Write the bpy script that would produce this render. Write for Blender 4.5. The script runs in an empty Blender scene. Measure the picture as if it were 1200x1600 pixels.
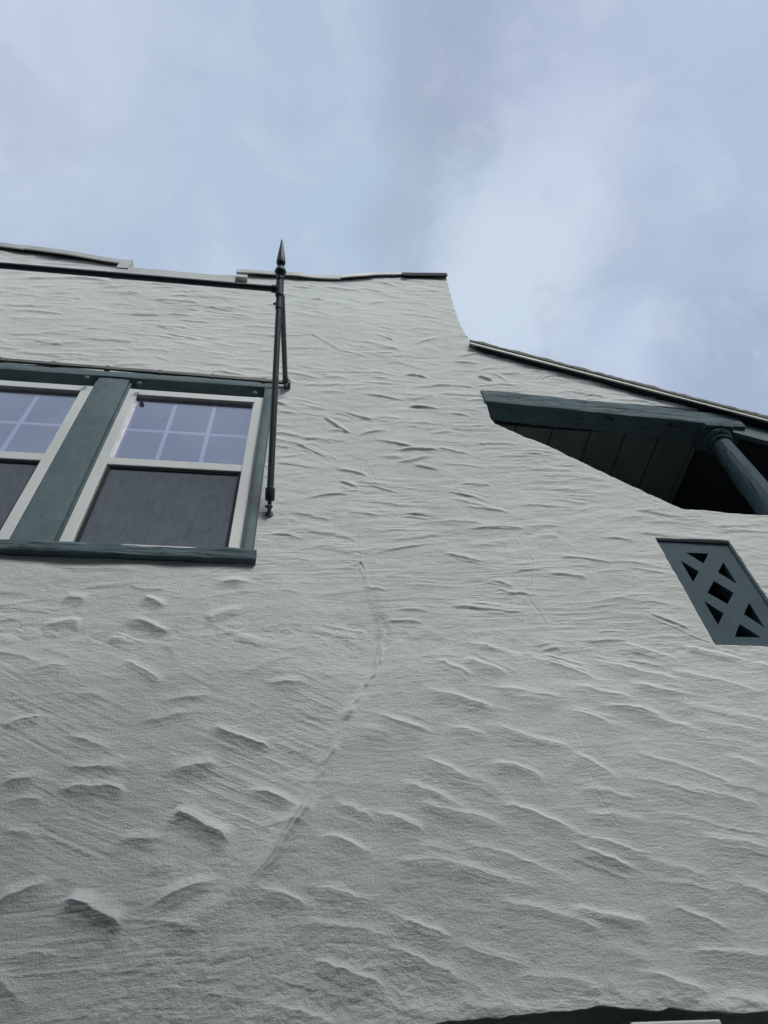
import bpy, bmesh, math, random
import numpy as np
from mathutils import Vector, Matrix

C = bpy.context.scene.collection
SC = bpy.context.scene
rad = math.radians

# ------------------------------------------------------------------ camera
F = 1109.0                                   # focal length in photo pixels (1200 x 1600)
ROT = np.array([[0.99223981, 0.0503282, 0.11369803],
                [-0.10955234, 0.78635682, 0.60798128],
                [-0.05880861, -0.61571911, 0.78576811]])   # columns: image right, image down, forward
CAM_D, CAM_Z = 2.0, 1.6                      # metres to the wall plane (y = 0), eye height
cd = bpy.data.cameras.new('camera'); cam = bpy.data.objects.new('camera', cd); C.objects.link(cam)
cd.sensor_fit = 'VERTICAL'; cd.sensor_height = 36.0; cd.lens = F / 1600 * 36.0
cd.clip_start = 0.05; cd.clip_end = 2000
m = Matrix.Identity(4)
for r in range(3):
    m[r][0] = ROT[r, 0]; m[r][1] = -ROT[r, 1]; m[r][2] = -ROT[r, 2]
m[0][3], m[1][3], m[2][3] = 0, -CAM_D, CAM_Z
cam.matrix_world = m
SC.camera = cam

def pdir(px, py):
    v = ROT @ np.array([px - 600.0, py - 800.0, F]); return v / np.linalg.norm(v)
def wp(px, py, off=0.0):                     # point of the wall plane (or a plane `off` in front of it): x, z
    v = ROT @ np.array([px - 600.0, py - 800.0, F]); t = (CAM_D - off) / v[1]
    return v[0] * t, CAM_Z + v[2] * t

# ------------------------------------------------------------------ sky, sun, exposure
SUN_EL, SUN_AZ = 49, 159                     # soft sun behind thin cloud, behind the viewer
EXPOSURE = 0.40
w = bpy.data.worlds.new('World'); SC.world = w; w.use_nodes = True
nt = w.node_tree; nt.nodes.clear()
def N(t, kind, **kw):
    n = t.nodes.new(kind)
    for k, v in kw.items():
        if k in n.inputs: n.inputs[k].default_value = v
        else: setattr(n, k, v)
    return n
def L(t, a, b): t.links.new(a, b)
def val(t, x, op, y=None):
    n = t.nodes.new('ShaderNodeMath'); n.operation = op
    for i, q in enumerate((x, y)):
        if q is None: continue
        if hasattr(q, 'links'): t.links.new(q, n.inputs[i])
        else: n.inputs[i].default_value = q
    return n.outputs[0]
def mixc(t, fac, a, b):
    n = t.nodes.new('ShaderNodeMix'); n.data_type = 'RGBA'
    for i, q in ((0, fac), (6, a), (7, b)):
        if hasattr(q, 'links'): t.links.new(q, n.inputs[i])
        elif i == 0: n.inputs[i].default_value = q
        else: n.inputs[i].default_value = (*q, 1)
    return n.outputs[2]
def maprange(t, x, a, b, c=0.0, d=1.0, smooth=True):
    n = t.nodes.new('ShaderNodeMapRange')
    if smooth: n.interpolation_type = 'SMOOTHSTEP'
    t.links.new(x, n.inputs[0])
    for i, q in enumerate((a, b, c, d)): n.inputs[1 + i].default_value = q
    return n.outputs[0]
def srgb(r, g, b):
    f = lambda c: c / 12.92 if c <= .04045 else ((c + .055) / 1.055) ** 2.4
    return (f(r / 255), f(g / 255), f(b / 255))
def noise(t, vec, scale, detail=3, rough=.55, dist=0.0):
    n = N(t, 'ShaderNodeTexNoise'); n.inputs['Scale'].default_value = scale
    n.inputs['Detail'].default_value = detail; n.inputs['Roughness'].default_value = rough
    n.inputs['Distortion'].default_value = dist
    t.links.new(vec, n.inputs['Vector']); return n

sky = N(nt, 'ShaderNodeTexSky'); sky.sky_type = 'NISHITA'; sky.sun_disc = False
sky.sun_elevation = rad(SUN_EL); sky.sun_rotation = rad(SUN_AZ)
bg_clear = N(nt, 'ShaderNodeBackground', Strength=0.08); L(nt, sky.outputs[0], bg_clear.inputs[0])
tc = N(nt, 'ShaderNodeTexCoord'); D0 = tc.outputs['Generated']
n1 = noise(nt, D0, 1.6, 4, .55, .4); n2 = noise(nt, D0, 4.5, 5, .6, .6)
wsub = N(nt, 'ShaderNodeVectorMath', operation='SUBTRACT'); L(nt, n2.outputs['Color'], wsub.inputs[0]); wsub.inputs[1].default_value = (.5, .5, .5)
wscl = N(nt, 'ShaderNodeVectorMath', operation='SCALE'); L(nt, wsub.outputs[0], wscl.inputs[0]); wscl.inputs['Scale'].default_value = .10
wadd = N(nt, 'ShaderNodeVectorMath', operation='ADD'); L(nt, D0, wadd.inputs[0]); L(nt, wscl.outputs[0], wadd.inputs[1])
wn = N(nt, 'ShaderNodeVectorMath', operation='NORMALIZE'); L(nt, wadd.outputs[0], wn.inputs[0])
DW = wn.outputs[0]
def cloud_mass(px, py, inner, outer, dvec=None):
    """a round cloud mass in a fixed compass direction; inner/outer radius in degrees"""
    d = pdir(px, py)
    v = N(nt, 'ShaderNodeVectorMath', operation='DOT_PRODUCT'); L(nt, dvec or DW, v.inputs[0]); v.inputs[1].default_value = tuple(d)
    return maprange(nt, v.outputs['Value'], math.cos(rad(outer)), math.cos(rad(inner)))
col = mixc(nt, maprange(nt, n1.outputs[0], .3, .7), srgb(176, 193, 218), srgb(186, 202, 226))
SKY = [  # direction (photo pixel), inner deg, outer deg, colour, strength
    (540, 300, 2, 15, (180, 203, 225), .75), (330, 330, 2, 11, (182, 202, 226), .5),
    (40, 140, 1, 12, (202, 215, 234), .75), (250, 130, 1, 9, (188, 202, 226), .6),
    (760, 60, 1, 9, (158, 170, 198), .85), (690, 190, 1, 6, (162, 176, 200), .75), (650, 370, 0, 5, (166, 184, 206), .7), (830, -60, 3, 12, (162, 175, 206), .8),
    (1000, 120, 2, 13, (184, 198, 224), .8), (900, 240, 1, 7, (200, 213, 236), .7), (860, 340, 1, 6, (208, 221, 240), .8), (800, 450, 1, 7.5, (212, 226, 242), .9), (740, 520, 1, 6, (208, 224, 242), .8),
    (1060, 390, 1, 8, (178, 193, 220), .7), (960, 520, 1, 5, (186, 204, 230), .6), (1010, 560, 1, 5, (203, 217, 240), .8),
    (1160, 560, 2, 8, (160, 176, 206), .75), (1200, 260, 2, 10, (176, 195, 224), .6), (1160, 40, 2, 9, (184, 199, 226), .5)]
for px, py, a, b, cc, s in SKY:
    f_ = val(nt, cloud_mass(px, py, a, b), 'MULTIPLY', s)
    col = mixc(nt, f_, col, srgb(*cc))
n3 = noise(nt, DW, 7.0, 6, .6, .3)
col = mixc(nt, maprange(nt, n3.outputs[0], .46, .72, 0, .42), col, srgb(214, 225, 241))
col = mixc(nt, maprange(nt, n2.outputs[0], .50, .30, 0, .40), col, srgb(164, 178, 206))
col = mixc(nt, .18, col, srgb(192, 204, 219))
# brighter veil round the sun (behind the viewer)
el, az = rad(SUN_EL), rad(SUN_AZ)
SUN_DIR = Vector((math.cos(el) * math.sin(az), math.cos(el) * math.cos(az), math.sin(el)))
v = N(nt, 'ShaderNodeVectorMath', operation='DOT_PRODUCT'); L(nt, D0, v.inputs[0]); v.inputs[1].default_value = SUN_DIR
col = mixc(nt, maprange(nt, v.outputs['Value'], .955, .995, 0, 1), col, (3.0, 2.9, 2.8))
sz = N(nt, 'ShaderNodeSeparateXYZ'); L(nt, D0, sz.inputs[0])     # an overcast sky is about half as bright near the horizon
col = mixc(nt, maprange(nt, sz.outputs[2], .05, .80, .62, 0), col, (.10, .11, .125))
bg_cloud = N(nt, 'ShaderNodeBackground', Strength=0.75); L(nt, col, bg_cloud.inputs[0])
mx = N(nt, 'ShaderNodeMixShader'); mx.inputs[0].default_value = .95
L(nt, bg_clear.outputs[0], mx.inputs[1]); L(nt, bg_cloud.outputs[0], mx.inputs[2])
wo = N(nt, 'ShaderNodeOutputWorld'); L(nt, mx.outputs[0], wo.inputs[0])

sd = bpy.data.lights.new('sun', 'SUN'); sd.energy = 1.3; sd.angle = rad(22); sd.color = (1, .965, .92)
sun = bpy.data.objects.new('sun', sd); C.objects.link(sun)
sun.rotation_euler = (-SUN_DIR).to_track_quat('-Z', 'Y').to_euler(); sun.location = (0, -20, 25)
SC.view_settings.view_transform = 'Standard'; SC.view_settings.look = 'None'
SC.view_settings.gamma = 1; SC.view_settings.use_curve_mapping = False
SC.view_settings.exposure = EXPOSURE
SC.cycles.max_bounces = 6; SC.cycles.diffuse_bounces = 3

# ------------------------------------------------------------------ materials
def mat(name, base, rough=.6, metal=0.0, vary=.0, vscale=6.0, bump=(), dirt=None, spec=.5):
    """bump: list of (scale xyz, strength m, detail); dirt: (colour, scale xyz, lo, hi, amount)"""
    M = bpy.data.materials.new(name); M.use_nodes = True; t = M.node_tree; t.nodes.clear()
    out = N(t, 'ShaderNodeOutputMaterial'); p = N(t, 'ShaderNodeBsdfPrincipled'); L(t, p.outputs[0], out.inputs[0])
    p.inputs['Roughness'].default_value = rough; p.inputs['Metallic'].default_value = metal
    p.inputs['Specular IOR Level'].default_value = spec
    tc = N(t, 'ShaderNodeTexCoord'); V = tc.outputs['Object']
    c = base
    if vary:
        n = noise(t, V, vscale, 5, .6, .4)
        c = mixc(t, maprange(t, n.outputs[0], .3, .7), tuple(x * (1 - vary) for x in base), tuple(min(1, x * (1 + vary)) for x in base))
    if dirt:
        for dc, sc3, lo, hi, am in dirt:
            mp = N(t, 'ShaderNodeMapping'); L(t, V, mp.inputs[0]); mp.inputs['Scale'].default_value = sc3
            n = noise(t, mp.outputs[0], 1.0, 6, .62, .5)
            c = mixc(t, maprange(t, n.outputs[0], lo, hi, 0, am), c, dc)
    if hasattr(c, 'links'): L(t, c, p.inputs['Base Color'])
    else: p.inputs['Base Color'].default_value = (*c, 1)
    prev = None
    for sc3, st, det in bump:
        mp = N(t, 'ShaderNodeMapping'); L(t, V, mp.inputs[0]); mp.inputs['Scale'].default_value = sc3
        n = noise(t, mp.outputs[0], 1.0, det, .6, .2)
        b = N(t, 'ShaderNodeBump'); b.inputs['Distance'].default_value = st; b.inputs['Strength'].default_value = 1
        L(t, n.outputs[0], b.inputs['Height'])
        if prev: L(t, prev, b.inputs['Normal'])
        prev = b.outputs[0]
    if prev: L(t, prev, p.inputs['Normal'])
    return M

STUCCO = mat('stucco_paint', (.755, .80, .755), .88, vary=.035, vscale=1.3, spec=.25,
             dirt=[((.50, .55, .55), (1.2, 1.2, .55), .52, .75, .35), ((.56, .585, .545), (9, 9, 3.0), .60, .78, .4), ((.30, .32, .31), (38, 38, 38), .76, .82, .5)],
             bump=[((380, 380, 380), .0026, 3), ((24, 60, 95), .0026, 5), ((130, 130, 130), .0024, 5)])
TEAL = mat('teal_paint', (.108, .165, .177), .65, spec=.35, vary=.12, vscale=9,
           dirt=[((.02, .03, .034), (38, 38, 20), .64, .70, .85), ((.085, .135, .145), (14, 14, 5), .56, .74, .55), ((.02, .03, .035), (26, 26, 3), .66, .72, .8)],
           bump=[((120, 120, 30), .0012, 5), ((25, 25, 9), .003, 4)])
TEALW = mat('weathered_teal_timber', (.094, .148, .163), .75, spec=.3, vary=.16, vscale=8,
            dirt=[((.012, .018, .022), (9, 60, 75), .60, .66, .9), ((.085, .13, .14), (7, 24, 30), .50, .70, .6), ((.012, .018, .022), (30, 30, 30), .70, .74, .9)],
            bump=[((4.5, 24, 30), .020, 5), ((14, 90, 110), .006, 5)])
TEALC = mat('teal_column_paint', (.055, .10, .115), .75, spec=.25, vary=.12, vscale=9,
            dirt=[((.012, .018, .022), (34, 34, 4), .56, .62, .9)], bump=[((34, 34, 4), .012, 5)])
VENT = mat('teal_grille_paint', (.055, .096, .118), .75, spec=.3, vary=.08, vscale=12, dirt=[((.03, .05, .06), (50, 50, 50), .68, .76, .6)],
           bump=[((70, 70, 70), .0015, 4)])
VINYL = mat('pale_vinyl', (.70, .745, .71), .45, vary=.03, vscale=4, dirt=[((.40, .42, .40), (5, 5, 20), .6, .8, .3)])
GRID = mat('muntin_white', (.82, .84, .86), .5)
IRON = mat('dark_iron', (.009, .024, .032), .5, metal=.0, vary=.25, vscale=30, bump=[((140, 140, 140), .001, 3)])
IRONW = mat('weathered_iron', (.10, .115, .10), .6, vary=.25, vscale=25, dirt=[((.05, .04, .03), (40, 40, 40), .6, .75, .6)], bump=[((140, 140, 140), .001, 3)])
FLASH = mat('painted_flashing', (.52, .55, .51), .5, vary=.08, vscale=7, dirt=[((.25, .25, .22), (6, 20, 20), .58, .75, .6)], bump=[((8, 20, 20), .003, 3)])
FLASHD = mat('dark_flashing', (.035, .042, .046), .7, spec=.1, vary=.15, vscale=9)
LIPSHADE = mat('painted_lip_shade', (.035, .04, .04), .9, vary=.3, vscale=20)  # near-black colour standing in for the shade below the coping
SHINGLE = mat('shingle_grit', (.24, .24, .21), .95, vary=.3, vscale=60, bump=[((220, 220, 220), .003, 3)])
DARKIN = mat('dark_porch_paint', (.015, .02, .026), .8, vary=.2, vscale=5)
CEILB = mat('porch_ceiling_paint', (.10, .125, .135), .7, vary=.10, vscale=4, dirt=[((.06, .07, .075), (30, 3, 30), .55, .75, .5)], bump=[((60, 6, 60), .002, 4)])
VOIDM = mat('grille_cavity', (.10, .085, .08), .9, vary=.2, vscale=10)
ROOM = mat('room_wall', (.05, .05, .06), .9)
ROOFM = mat('roof_membrane', (.18, .18, .18), .95, vary=.1)
GROUND = mat('driveway_asphalt', (.045, .045, .045), .9, vary=.12, vscale=.8, bump=[((40, 40, 40), .004, 4)])

def glass_mat(name, tint, refl, trans, rough=.02):
    M = bpy.data.materials.new(name); M.use_nodes = True; t = M.node_tree; t.nodes.clear()
    out = N(t, 'ShaderNodeOutputMaterial'); g = N(t, 'ShaderNodeBsdfGlossy'); tr = N(t, 'ShaderNodeBsdfTransparent')
    g.inputs['Color'].default_value = (*tint, 1); g.inputs['Roughness'].default_value = rough; tr.inputs[0].default_value = (*trans, 1)
    tc = N(t, 'ShaderNodeTexCoord'); n = noise(t, tc.outputs['Object'], 3.0, 2, .5)
    b = N(t, 'ShaderNodeBump'); b.inputs['Distance'].default_value = .001; b.inputs['Strength'].default_value = .06; L(t, n.outputs[0], b.inputs['Height'])
    mx = N(t, 'ShaderNodeMixShader'); mx.inputs[0].default_value = refl
    L(t, tr.outputs[0], mx.inputs[1]); L(t, g.outputs[0], mx.inputs[2]); L(t, mx.outputs[0], out.inputs[0]); return M
GLASS = glass_mat('coated_glass', (.96, .95, 1.0), .30, (.86, .88, .96))
GLASSB = glass_mat('lower_glass', (.55, .58, .70), .14, (.45, .48, .55))

def screen_mat():
    M = bpy.data.materials.new('insect_screen'); M.use_nodes = True; t = M.node_tree; t.nodes.clear()
    out = N(t, 'ShaderNodeOutputMaterial'); d = N(t, 'ShaderNodeBsdfDiffuse'); tr = N(t, 'ShaderNodeBsdfTransparent')
    tc = N(t, 'ShaderNodeTexCoord'); mp = N(t, 'ShaderNodeMapping'); L(t, tc.outputs['Object'], mp.inputs[0]); mp.inputs['Rotation'].default_value = (0, .5, 0); mp.inputs['Scale'].default_value = (16, 1, 6)
    n = noise(t, mp.outputs[0], 1.0, 3, .55, 2.2)
    fac = maprange(t, n.outputs[0], .3, .7)
    c = mixc(t, fac, (.165, .190, .222), (.20, .23, .262))
    L(t, c, d.inputs[0])
    mx = N(t, 'ShaderNodeMixShader'); mx.inputs[0].default_value = .80
    L(t, tr.outputs[0], mx.inputs[1]); L(t, d.outputs[0], mx.inputs[2]); L(t, mx.outputs[0], out.inputs[0]); return M
SCREEN = screen_mat()

# ------------------------------------------------------------------ helpers
rng = np.random.default_rng(7); random.seed(7)
def vnoise(x, y, seed=0):
    xi = np.floor(x).astype(np.int64); yi = np.floor(y).astype(np.int64); fx = x - xi; fy = y - yi
    fx = fx * fx * (3 - 2 * fx); fy = fy * fy * (3 - 2 * fy)
    def h(a, b):
        n = (a * 374761393 + b * 668265263 + seed * 974634777) & 0xFFFFFFFF
        n = ((n ^ (n >> 13)) * 1274126177) & 0xFFFFFFFF
        return ((n ^ (n >> 16)) & 0xFFFF) / 65535.0
    return (h(xi, yi) * (1 - fx) + h(xi + 1, yi) * fx) * (1 - fy) + (h(xi, yi + 1) * (1 - fx) + h(xi + 1, yi + 1) * fx) * fy
def fbm(x, y, oct=4, seed=0, gain=.5):
    s = 0; a = 1; tot = 0
    for o in range(oct):
        s = s + a * (vnoise(x, y, seed + o * 17) - .5); tot += a; a *= gain; x = x * 2.03; y = y * 2.03
    return s / tot * 2

def empty(name, loc=(0, 0, 0), label=None, cat=None, group=None):
    o = bpy.data.objects.new(name, None); C.objects.link(o); o.location = loc; o.empty_display_size = .2
    if label: o['label'] = label; o['category'] = cat
    if group: o['group'] = group
    return o
def link(name, bm, mats, parent=None, smooth=False):
    me = bpy.data.meshes.new(name)
    bmesh.ops.recalc_face_normals(bm, faces=bm.faces)
    bm.to_mesh(me); bm.free()
    for mm in (mats if isinstance(mats, (list, tuple)) else [mats]): me.materials.append(mm)
    me.polygons.foreach_set('use_smooth', [smooth] * len(me.polygons))
    if smooth: me.set_sharp_from_angle(angle=rad(38))
    o = bpy.data.objects.new(name, me); C.objects.link(o)
    if parent:
        o.parent = parent
        p = Vector((0, 0, 0)); q = parent
        while q: p += Vector(q.location); q = q.parent
        o.location = -p                       # meshes are written in world coordinates
    return o
def box(bm, x0, x1, y0, y1, z0, z1, bev=.0):
    r = bmesh.ops.create_cube(bm, size=1)
    vs = r['verts']
    for v in vs:
        v.co = Vector((x0 if v.co.x < 0 else x1, y0 if v.co.y < 0 else y1, z0 if v.co.z < 0 else z1))
    if bev:
        es = {e for v in vs for e in v.link_edges}
        bmesh.ops.bevel(bm, geom=list(es), offset=bev, segments=2, affect='EDGES', profile=.6)
def rough_board(bm, p0, p1, up, dep, w0, w1, d0, d1, n=60, m=6, amp=.003, seed=0, fx=10, fy=40):
    """a board from p0 to p1; w0..w1 along `up`, d0..d1 along `dep`; surface roughened along the grain"""
    p0, p1, up, dep = Vector(p0), Vector(p1), Vector(up), Vector(dep); Lg = (p1 - p0).length
    ring = [];  k = m
    for i in range(k): ring.append((w0 + (w1 - w0) * i / k, d0))
    for i in range(k): ring.append((w1, d0 + (d1 - d0) * i / k))
    for i in range(k): ring.append((w1 - (w1 - w0) * i / k, d1))
    for i in range(k): ring.append((w0, d1 - (d1 - d0) * i / k))
    cw, cdp = (w0 + w1) / 2, (d0 + d1) / 2
    rows = []
    for j in range(n + 1):
        t = j / n; c = p0.lerp(p1, t); row = []
        for q, (a, b) in enumerate(ring):
            s = a * 1.0 + b * 1.3 + seed
            nz = float(fbm(np.array([t * Lg * fx + seed * 3.1]), np.array([s * fy]), 4, seed)[0])
            da, db = a - cw, b - cdp; ln = max(math.hypot(da, db), 1e-5)
            corner = 1 - .04 * (1 if q % k == 0 else 0)
            row.append(bm.verts.new(c + up * (cw + da * corner + da / ln * nz * amp) + dep * (cdp + db * corner + db / ln * nz * amp)))
        rows.append(row)
    K = len(ring)
    for j in range(n):
        for q in range(K):
            bm.faces.new((rows[j][q], rows[j][(q + 1) % K], rows[j + 1][(q + 1) % K], rows[j + 1][q]))
    bm.faces.new(rows[0]); bm.faces.new(rows[-1][::-1])
def tube(bm, p0, p1, r0, r1=None, seg=16, prof=None):
    """lathe along p0->p1; prof = [(t in metres, radius)]"""
    p0, p1 = Vector(p0), Vector(p1); ax = (p1 - p0); Lg = ax.length; ax.normalize()
    a = ax.orthogonal().normalized(); b = ax.cross(a)
    prof = prof or [(0, r0), (Lg, r1 if r1 is not None else r0)]
    rings = []
    for t, r in prof:
        rings.append([bm.verts.new(p0 + ax * t + (a * math.cos(2 * math.pi * k / seg) + b * math.sin(2 * math.pi * k / seg)) * max(r, 1e-4)) for k in range(seg)])
    for i in range(len(rings) - 1):
        for k in range(seg):
            bm.faces.new((rings[i][k], rings[i][(k + 1) % seg], rings[i + 1][(k + 1) % seg], rings[i + 1][k]))
    bm.faces.new(rings[0][::-1]); bm.faces.new(rings[-1])
def prism(bm, poly, y0, y1):                  # polygon in x,z extruded along y
    a = [bm.verts.new((x, y0, z)) for x, z in poly]; b = [bm.verts.new((x, y1, z)) for x, z in poly]
    bm.faces.new(a); bm.faces.new(b[::-1]); n = len(poly)
    for i in range(n): bm.faces.new((a[i], b[i], b[(i + 1) % n], a[(i + 1) % n]))

# ------------------------------------------------------------------ ground
bm = bmesh.new()
g = [bm.verts.new(p) for p in ((-400, -400, 0), (400, -400, 0), (400, 400, 0), (-400, 400, 0))]; bm.faces.new(g)
o = link('ground', bm, GROUND); o['kind'] = 'structure'

# ------------------------------------------------------------------ the house
house = empty('house', (1, 0, 0), 'two-storey pale grey-green stucco house with teal trim and a slanted porch opening', 'house')

# outlines in the wall plane (x, z)
WIN = (-2.05, -0.203, 3.80, 5.322)           # window pair opening
RX0, RZ0 = wp(737, 531); RX1, RZ1 = wp(1125, 631.5)
RS = (RZ1 - RZ0) / (RX1 - RX0)
def rake(x): return RZ0 + (x - RX0) * RS
TOP = [(-7.0, 7.95)] + [wp(*p) for p in ((-120, 366), (0, 381), (60, 391), (120, 398), (198, 411), (199, 418), (290, 428), (370, 434), (371, 427), (450, 430), (532, 434), (580, 430), (640, 427), (697, 430))] \
    + [wp(*p) for p in ((700, 446), (706, 468), (712, 488), (719, 508), (728, 525), (737, 535))]
TIP = wp(1125, 642)
ABOVE = TOP + [(TIP[0], rake(TIP[0])), (7.0, rake(7.0)), (7.0, 12), (-7.0, 12)]
SILL_Z = wp(1100, 799)[1]
END_X = 3.35
DIA = [wp(*p) for p in ((752, 613), (760, 632), (766, 652), (773, 662), (800, 673), (850, 694), (910, 723), (970, 752), (1030, 780), (1058, 793), (1068, 797))]
PORCH = DIA + [(END_X, SILL_Z - .02), (END_X, rake(END_X) + .05), (TIP[0] + .005, rake(TIP[0]) + .02), (TIP[0], TIP[1])]
VR = (1.662, 2.034, 3.424, 4.092)
ARCH = [(-.30, 2.02), (0, 2.10), (.20, 2.145), wp(670, 1601), wp(760, 1590), wp(830, 1583), wp(900, 1577), wp(950, 1573), wp(1000, 1576), wp(1080, 1579), wp(1200, 1581), (1.45, 2.15), (1.62, 2.08), (1.72, 1.98), (1.72, .02), (-.30, .02)]
def rough_poly(poly, step, amp, seed, lo=0, hi=None):
    out = []; hi = len(poly) if hi is None else hi
    for i in range(len(poly)):
        a, b = poly[i], poly[(i + 1) % len(poly)]; out.append(a)
        if not lo <= i < hi: continue
        ln = math.hypot(b[0] - a[0], b[1] - a[1]); k = int(ln / step)
        for j in range(1, k):
            t = j / k; x, z = a[0] + (b[0] - a[0]) * t, a[1] + (b[1] - a[1]) * t
            e = amp * float(fbm(np.array([x * 13.0 + seed]), np.array([z * 13.0]), 4, seed)[0]) * min(1, 4 * t, 4 * (1 - t))
            out.append((x - (b[1] - a[1]) / ln * e, z + (b[0] - a[0]) / ln * e))
    return out
ARCH = rough_poly([(x, z - (.006 if z > 1.9 else 0)) for x, z in ARCH], .012, .012, 5, 0, 13)
PORCH = rough_poly(PORCH, .015, .012, 8, 2, 11)
rect = lambda r: [(r[0], r[2]), (r[1], r[2]), (r[1], r[3]), (r[0], r[3])]

# --- displaced stucco sheet: rows follow the view's own resolution, columns widen with height
NR, NCOL = 1400, 1120
th = np.linspace(math.atan2(2.02 - CAM_Z, CAM_D), math.atan2(8.1 - CAM_Z, CAM_D), NR)
zr = CAM_Z + CAM_D * np.tan(th)
zr = np.concatenate([np.array([0, .5, 1.0, 1.4, 1.7, 1.85, 1.95, 2.0]), zr])
NR = len(zr)
q = np.linspace(-1, 1, NCOL)
half = .42 * np.sqrt(CAM_D ** 2 + np.maximum(zr - CAM_Z, .3) ** 2) * 1.6 + .05
xc = .30 + (zr - 2.0) * .08
X = xc[:, None] + q[None, :] * half[:, None]
ext = np.array([.15, .4, .9, 1.8, 3.5, 5.2])
X = np.concatenate([X[:, :1] - (7 + X[:, :1]) * (ext[::-1] / 5.2)[None, :], X, X[:, -1:] + (7 - X[:, -1:]) * (ext / 5.2)[None, :]], axis=1)
NC = X.shape[1]
Z = np.repeat(zr[:, None], NC, 1)
dxr = (half * 2 / (NCOL - 1)); dzr = np.gradient(zr)

H = .010 * fbm(X * 1.1, Z * 1.1, 3, 3) + .004 * fbm(X * 4, Z * 6, 4, 11) + (.0014 + .0014 * np.clip(Z - 3.2, 0, 1)) * fbm(X * 9 + Z * 3, Z * 28 - X * 6, 4, 23) + .0013 * fbm(X * 24, Z * 30, 4, 29)
SEAM = [wp(*p) for p in ((562, 880), (575, 915), (583, 945), (600, 985), (594, 1020), (580, 1055), (558, 1090), (540, 1115), (522, 1155), (505, 1190), (495, 1225), (475, 1262), (455, 1300), (432, 1336), (400, 1375))]
def seam_x(z):
    zs = [p[1] for p in SEAM][::-1]; xs = [p[0] for p in SEAM][::-1]
    return np.interp(z, zs, xs)
RGT = np.clip((X - seam_x(Z)) / .1, 0, 1)
# trowel and brush drag: fine parallel scratches whose direction wanders
fa = vnoise(X * 2.3 + 5, Z * 2.6, 101); fb = vnoise(X * 2.1, Z * 2.4 + 9, 103)
low = np.clip((3.5 - Z) / .4, 0, 1)
for an, mk_ in ((-24, np.clip(fa * 4 - 2.2, 0, 1) * (.25 + .75 * low)), (4, np.clip(2.6 - fa * 4, 0, 1)), (27, np.clip(fb * 4 - 2.3, 0, 1) * (.2 + .8 * low))):
    ca, sa = math.cos(rad(an)), math.sin(rad(an)); u = X * ca + Z * sa; v = -X * sa + Z * ca + .02 * fbm(X * 3, Z * 3, 2, 107)
    mk_ = mk_ * (1 - .72 * low * RGT)
    H += mk_ * .0016 * fbm(u * 5, v * 85, 3, 109 + an) * (.4 + 1.2 * vnoise(u * 3, v * 9, 113))
    rg = np.clip(1 - np.abs(fbm(u * 3.2, v * 26, 2, 117 + an)) * 7, 0, 1) ** 2
    H += mk_ * rg * (.0012 + .0016 * np.clip(Z - 3.3, 0, 1.5)) * np.clip(vnoise(u * 4 + 3, v * 11, 119) * 3 - 1.2, 0, 1)
# crumbs of grit
pm = vnoise(X * 75, Z * 75, 121) * vnoise(X * 9, Z * 9, 123)
H += .0008 * np.clip((pm - .60) / .2, 0, 1)
# the lower storey is floated out a little past the upper one
zb = 3.40 + .10 * fbm(X * .9, X * 0 + 3, 3, 41)
H += .012 * np.clip((zb - Z) / .18, 0, 1)

def stroke(ax, az, bx, bz, amp, up, dn, curve=0.0, seed=0, plate=False):
    """one trowel mark: a lip from a to b, rising over `up` from above, falling over `dn` below"""
    global H
    cx, cz = (ax + bx) / 2, (az + bz) / 2; dx, dz = bx - ax, bz - az; ln = math.hypot(dx, dz)
    if ln < 1e-4: return
    ux, uz = dx / ln, dz / ln
    if ux < 0: ux, uz = -ux, -uz
    R_ = ln * .62 + up + dn
    i0, i1 = np.searchsorted(zr, cz - R_ * max(.35, abs(uz)) - up - dn - abs(curve)), np.searchsorted(zr, cz + R_ * max(.35, abs(uz)) + up + dn + abs(curve))
    if i1 - i0 < 2: return
    j0 = np.searchsorted(X[(i0 + i1) // 2], cx - R_ * 1.15); j1 = np.searchsorted(X[(i0 + i1) // 2], cx + R_ * 1.15)
    if j1 - j0 < 2: return
    x = X[i0:i1, j0:j1] - cx; z = Z[i0:i1, j0:j1] - cz
    u = x * ux + z * uz; v = -x * uz + z * ux
    un = u / (ln / 2)
    v = v - curve * (1 - un * un) + .010 * fbm(u * 9 + seed * 7.7, u * 0 + seed, 3, 5) + .005 * fbm(u * 40 + seed * 3.3, v * 20, 3, 9)
    k1, k2 = .30 + .8 * ((seed * .37) % 1), .30 + .8 * ((seed * .61) % 1)
    env = np.clip((1 - un) / k1, 0, 1) * np.clip((1 + un) / k2, 0, 1); env = env * env * (3 - 2 * env)
    env = env * (.75 + .5 * vnoise(u * 12 + seed * 5.1, u * 0 + 2.5, 31))
    a = np.clip(1 - v / up, 0, 1); a = a ** (1.5 if plate else 2.4)
    b = np.clip(1 + v / dn, 0, 1); b = b ** 1.7
    s = amp * env * np.where(v >= 0, a, b)
    s += .0014 * env * fbm(u * 5 + seed, v * 75 + seed, 3, 13) * np.clip(a * b * 3, 0, 1)
    H[i0:i1, j0:j1] = np.maximum(H[i0:i1, j0:j1] * (1 - .0 * env), H[i0:i1, j0:j1] * (1 - .35 * env * np.clip(a * b, 0, 1)) + s)

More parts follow.
